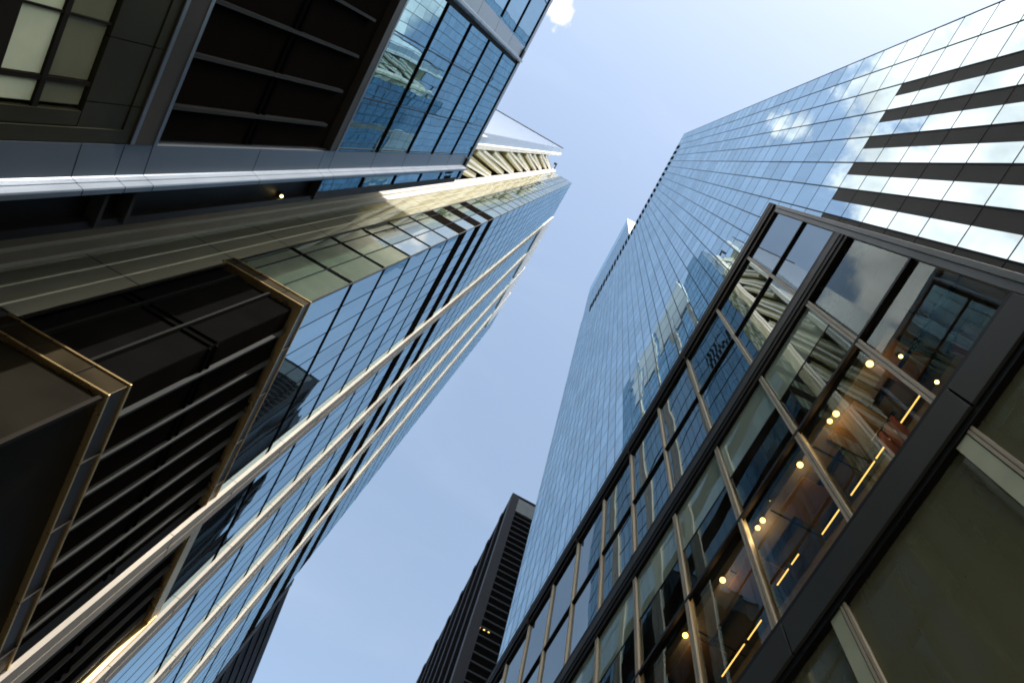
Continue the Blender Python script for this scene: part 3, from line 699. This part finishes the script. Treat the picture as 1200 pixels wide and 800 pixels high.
for k in range(7):
    o = 6 + k*8.0
    dt.part('pier', MB().box(A[0]+ux.x*o-0.15, A[0]+ux.x*o+0.7, A[1]+o, A[1]+o+1.3, -1.6, HD-0.2), MT['tower_dark'])
dt.part('side_fascia', MB().prism([(A[0]+ux.x*1.61, A[1]+1.61), (A[0]+ux.x*LEN, A[1]+LEN), (A[0]+ux.x*LEN+0.5, A[1]+LEN), (A[0]+ux.x*1.61+0.6, A[1]+1.61)], HD-2.5, HD), MT['tower_pier'])
for k in range(6):                                  # a row of lit windows low on the near face
    u = k/5; px_, py_ = 557+27*u, 731+13*u
    v = Vector(((px_-600)/FPX, (py_-400)/FPX, 1.0)); w = r*v.x + d*v.y + f*v.z; w *= (A[1]+0.2)/w.y
    dt.part('window_light', MB().box(w.x-0.16, w.x+0.16, A[1]+0.20, A[1]+0.395, w.z-0.25, w.z+0.25), MT['strip'])

# ================================================================ LOW DARK BUILDING BEYOND THE OFFICE TOWER
HB = 100.0
bl = Thing('dark_office_building', 'low dark building with a brown near edge, behind the white finned tower', 'building', (-0.1094*HB, 0.757*HB, 0), YAW)
x0, y0 = -0.1094*HB, 0.757*HB
dxl = (0.1094-0.0896)/(0.954-0.757)
bl.part('wall', MB().prism([(x0, y0), (x0+dxl*50, y0+50), (x0-14, y0+50), (x0-14, y0)], -1.6, HB), MT['tower_dark'])
bl.part('corner_pier', MB().prism([(x0-1.6, y0-0.25), (x0+0.05, y0-0.25), (x0+0.05+dxl*1.0, y0+1.0), (x0-1.6, y0+1.0)], -1.6, HB+0.3), MT['brown'])
for k in range(1, 24):
    z = HB - 4*k
    bl.part('ledge', MB().prism([(x0+dxl*1.3+0.01, y0+1.3), (x0+dxl*50+0.01, y0+50), (x0+dxl*50+0.12, y0+50), (x0+dxl*1.3+0.12, y0+1.3)], z-0.25, z+0.25), MT['tower_dark'])

# ================================================================ LIGHT, SKY
SUN_AZ, SUN_EL = math.radians(174), math.radians(39)      # azimuth from the street's axis (+Y) towards +X
sd = Vector((math.sin(SUN_AZ)*math.cos(SUN_EL), math.cos(SUN_AZ)*math.cos(SUN_EL), math.sin(SUN_EL)))
ld = bpy.data.lights.new('sun', 'SUN'); ld.energy = 2.2; ld.angle = math.radians(0.53); ld.color = (1.0, 0.955, 0.88)
lo = bpy.data.objects.new('sun', ld); COL.objects.link(lo); lo.rotation_euler = (-sd).to_track_quat('-Z', 'Y').to_euler()
lo.location = (0, -60, 300)
w = bpy.data.worlds.new('World'); sc.world = w; w.use_nodes = True
t = w.node_tree; ns = t.nodes; L = t.links; ns.clear()
out = ns.new('ShaderNodeOutputWorld'); bg = ns.new('ShaderNodeBackground'); bg.inputs['Strength'].default_value = 0.15
sky = ns.new('ShaderNodeTexSky'); sky.sky_type = 'NISHITA'; sky.sun_disc = False
sky.sun_elevation = SUN_EL; sky.sun_rotation = SUN_AZ
sky.air_density = 1.0; sky.dust_density = 1.0; sky.ozone_density = 1.2
tc = ns.new('ShaderNodeTexCoord')
# a bank of cumulus, high over the left-hand roofs
cd = Vector((math.sin(math.radians(-112))*math.cos(math.radians(60)), math.cos(math.radians(-112))*math.cos(math.radians(60)), math.sin(math.radians(60))))
dp = ns.new('ShaderNodeVectorMath'); dp.operation = 'DOT_PRODUCT'; dp.inputs[1].default_value = cd; L.new(tc.outputs['Generated'], dp.inputs[0])
nz = ns.new('ShaderNodeTexNoise'); nz.inputs['Scale'].default_value = 7.5; nz.inputs['Detail'].default_value = 9; nz.inputs['Roughness'].default_value = 0.58
L.new(tc.outputs['Generated'], nz.inputs['Vector'])
mr = ns.new('ShaderNodeMapRange'); mr.inputs['From Min'].default_value = math.cos(math.radians(22.5)); mr.inputs['From Max'].default_value = math.cos(math.radians(6))
mr.inputs['To Min'].default_value = -0.30; mr.inputs['To Max'].default_value = 0.30
L.new(dp.outputs['Value'], mr.inputs['Value'])
ad = ns.new('ShaderNodeMath'); ad.operation = 'ADD'; L.new(mr.outputs[0], ad.inputs[0]); L.new(nz.outputs['Fac'], ad.inputs[1])
cr = ns.new('ShaderNodeMapRange'); cr.interpolation_type = 'SMOOTHSTEP'; cr.inputs['From Min'].default_value = 0.50; cr.inputs['From Max'].default_value = 0.62
L.new(ad.outputs[0], cr.inputs['Value'])
n2 = ns.new('ShaderNodeTexNoise'); n2.inputs['Scale'].default_value = 12; n2.inputs['Detail'].default_value = 6; L.new(tc.outputs['Generated'], n2.inputs['Vector'])
cm = ns.new('ShaderNodeMapRange'); cm.inputs['From Min'].default_value = 0.35; cm.inputs['From Max'].default_value = 0.65; cm.inputs['To Min'].default_value = 2.9; cm.inputs['To Max'].default_value = 5.0
L.new(n2.outputs['Fac'], cm.inputs['Value'])
cc = ns.new('ShaderNodeVectorMath'); cc.operation = 'SCALE'; cc.inputs[0].default_value = (0.92, 1.0, 1.19); L.new(cm.outputs[0], cc.inputs['Scale'])
n3 = ns.new('ShaderNodeTexNoise'); n3.inputs['Scale'].default_value = 2.6; n3.inputs['Detail'].default_value = 7; n3.inputs['Distortion'].default_value = 0.6
m3 = ns.new('ShaderNodeMapping'); m3.inputs['Scale'].default_value = (1.0, 2.2, 1.0); L.new(tc.outputs['Generated'], m3.inputs[0]); L.new(m3.outputs[0], n3.inputs['Vector'])
h3 = ns.new('ShaderNodeMapRange'); h3.inputs['From Min'].default_value = 0.45; h3.inputs['From Max'].default_value = 0.75; h3.inputs['To Max'].default_value = 0.05
L.new(n3.outputs['Fac'], h3.inputs['Value'])                     # thin high haze
# one small stray puff near the edge of the bank
e_, a_ = math.radians(78.6), math.radians(-127.5)
d4 = ns.new('ShaderNodeVectorMath'); d4.operation = 'DOT_PRODUCT'; d4.inputs[1].default_value = (math.sin(a_)*math.cos(e_), math.cos(a_)*math.cos(e_), math.sin(e_)); L.new(tc.outputs['Generated'], d4.inputs[0])
m4 = ns.new('ShaderNodeMapRange'); m4.inputs['From Min'].default_value = math.cos(math.radians(2.6)); m4.inputs['From Max'].default_value = 1.0; m4.inputs['To Min'].default_value = -0.35; m4.inputs['To Max'].default_value = 0.15
L.new(d4.outputs['Value'], m4.inputs['Value'])
n4 = ns.new('ShaderNodeTexNoise'); n4.inputs['Scale'].default_value = 38; n4.inputs['Detail'].default_value = 7; L.new(tc.outputs['Generated'], n4.inputs['Vector'])
a4 = ns.new('ShaderNodeMath'); a4.operation = 'ADD'; L.new(m4.outputs[0], a4.inputs[0]); L.new(n4.outputs['Fac'], a4.inputs[1])
c4 = ns.new('ShaderNodeMapRange'); c4.interpolation_type = 'SMOOTHSTEP'; c4.inputs['From Min'].default_value = 0.48; c4.inputs['From Max'].default_value = 0.80; c4.inputs['To Max'].default_value = 0.8
L.new(a4.outputs[0], c4.inputs['Value'])
mx4 = ns.new('ShaderNodeMath'); mx4.operation = 'MAXIMUM'; L.new(h3.outputs[0], mx4.inputs[0]); L.new(c4.outputs[0], mx4.inputs[1])
mxh = ns.new('ShaderNodeMath'); mxh.operation = 'MAXIMUM'; L.new(mx4.outputs[0], mxh.inputs[0]); L.new(cr.outputs[0], mxh.inputs[1])
mx = ns.new('ShaderNodeMix'); mx.data_type = 'RGBA'
L.new(mxh.outputs[0], mx.inputs[0]); L.new(sky.outputs[0], mx.inputs[6]); L.new(cc.outputs[0], mx.inputs[7])
wb = ns.new('ShaderNodeVectorMath'); wb.operation = 'MULTIPLY'; wb.inputs[1].default_value = (1.15, 0.985, 0.79)   # camera white balance
L.new(mx.outputs[2], wb.inputs[0]); L.new(wb.outputs[0], bg.inputs['Color']); L.new(bg.outputs[0], out.inputs[0])

# ================================================================ RENDER SETTINGS
vs = sc.view_settings; vs.view_transform = 'Standard'; vs.look = 'None'; vs.gamma = 1; vs.exposure = 1.67; vs.use_curve_mapping = False
cy = sc.cycles; cy.filter_width = 1.8
cy.max_bounces = 10; cy.glossy_bounces = 8; cy.transparent_max_bounces = 8; cy.diffuse_bounces = 4
cy.sample_clamp_indirect = 6; cy.use_denoising = True; cy.caustics_reflective = True
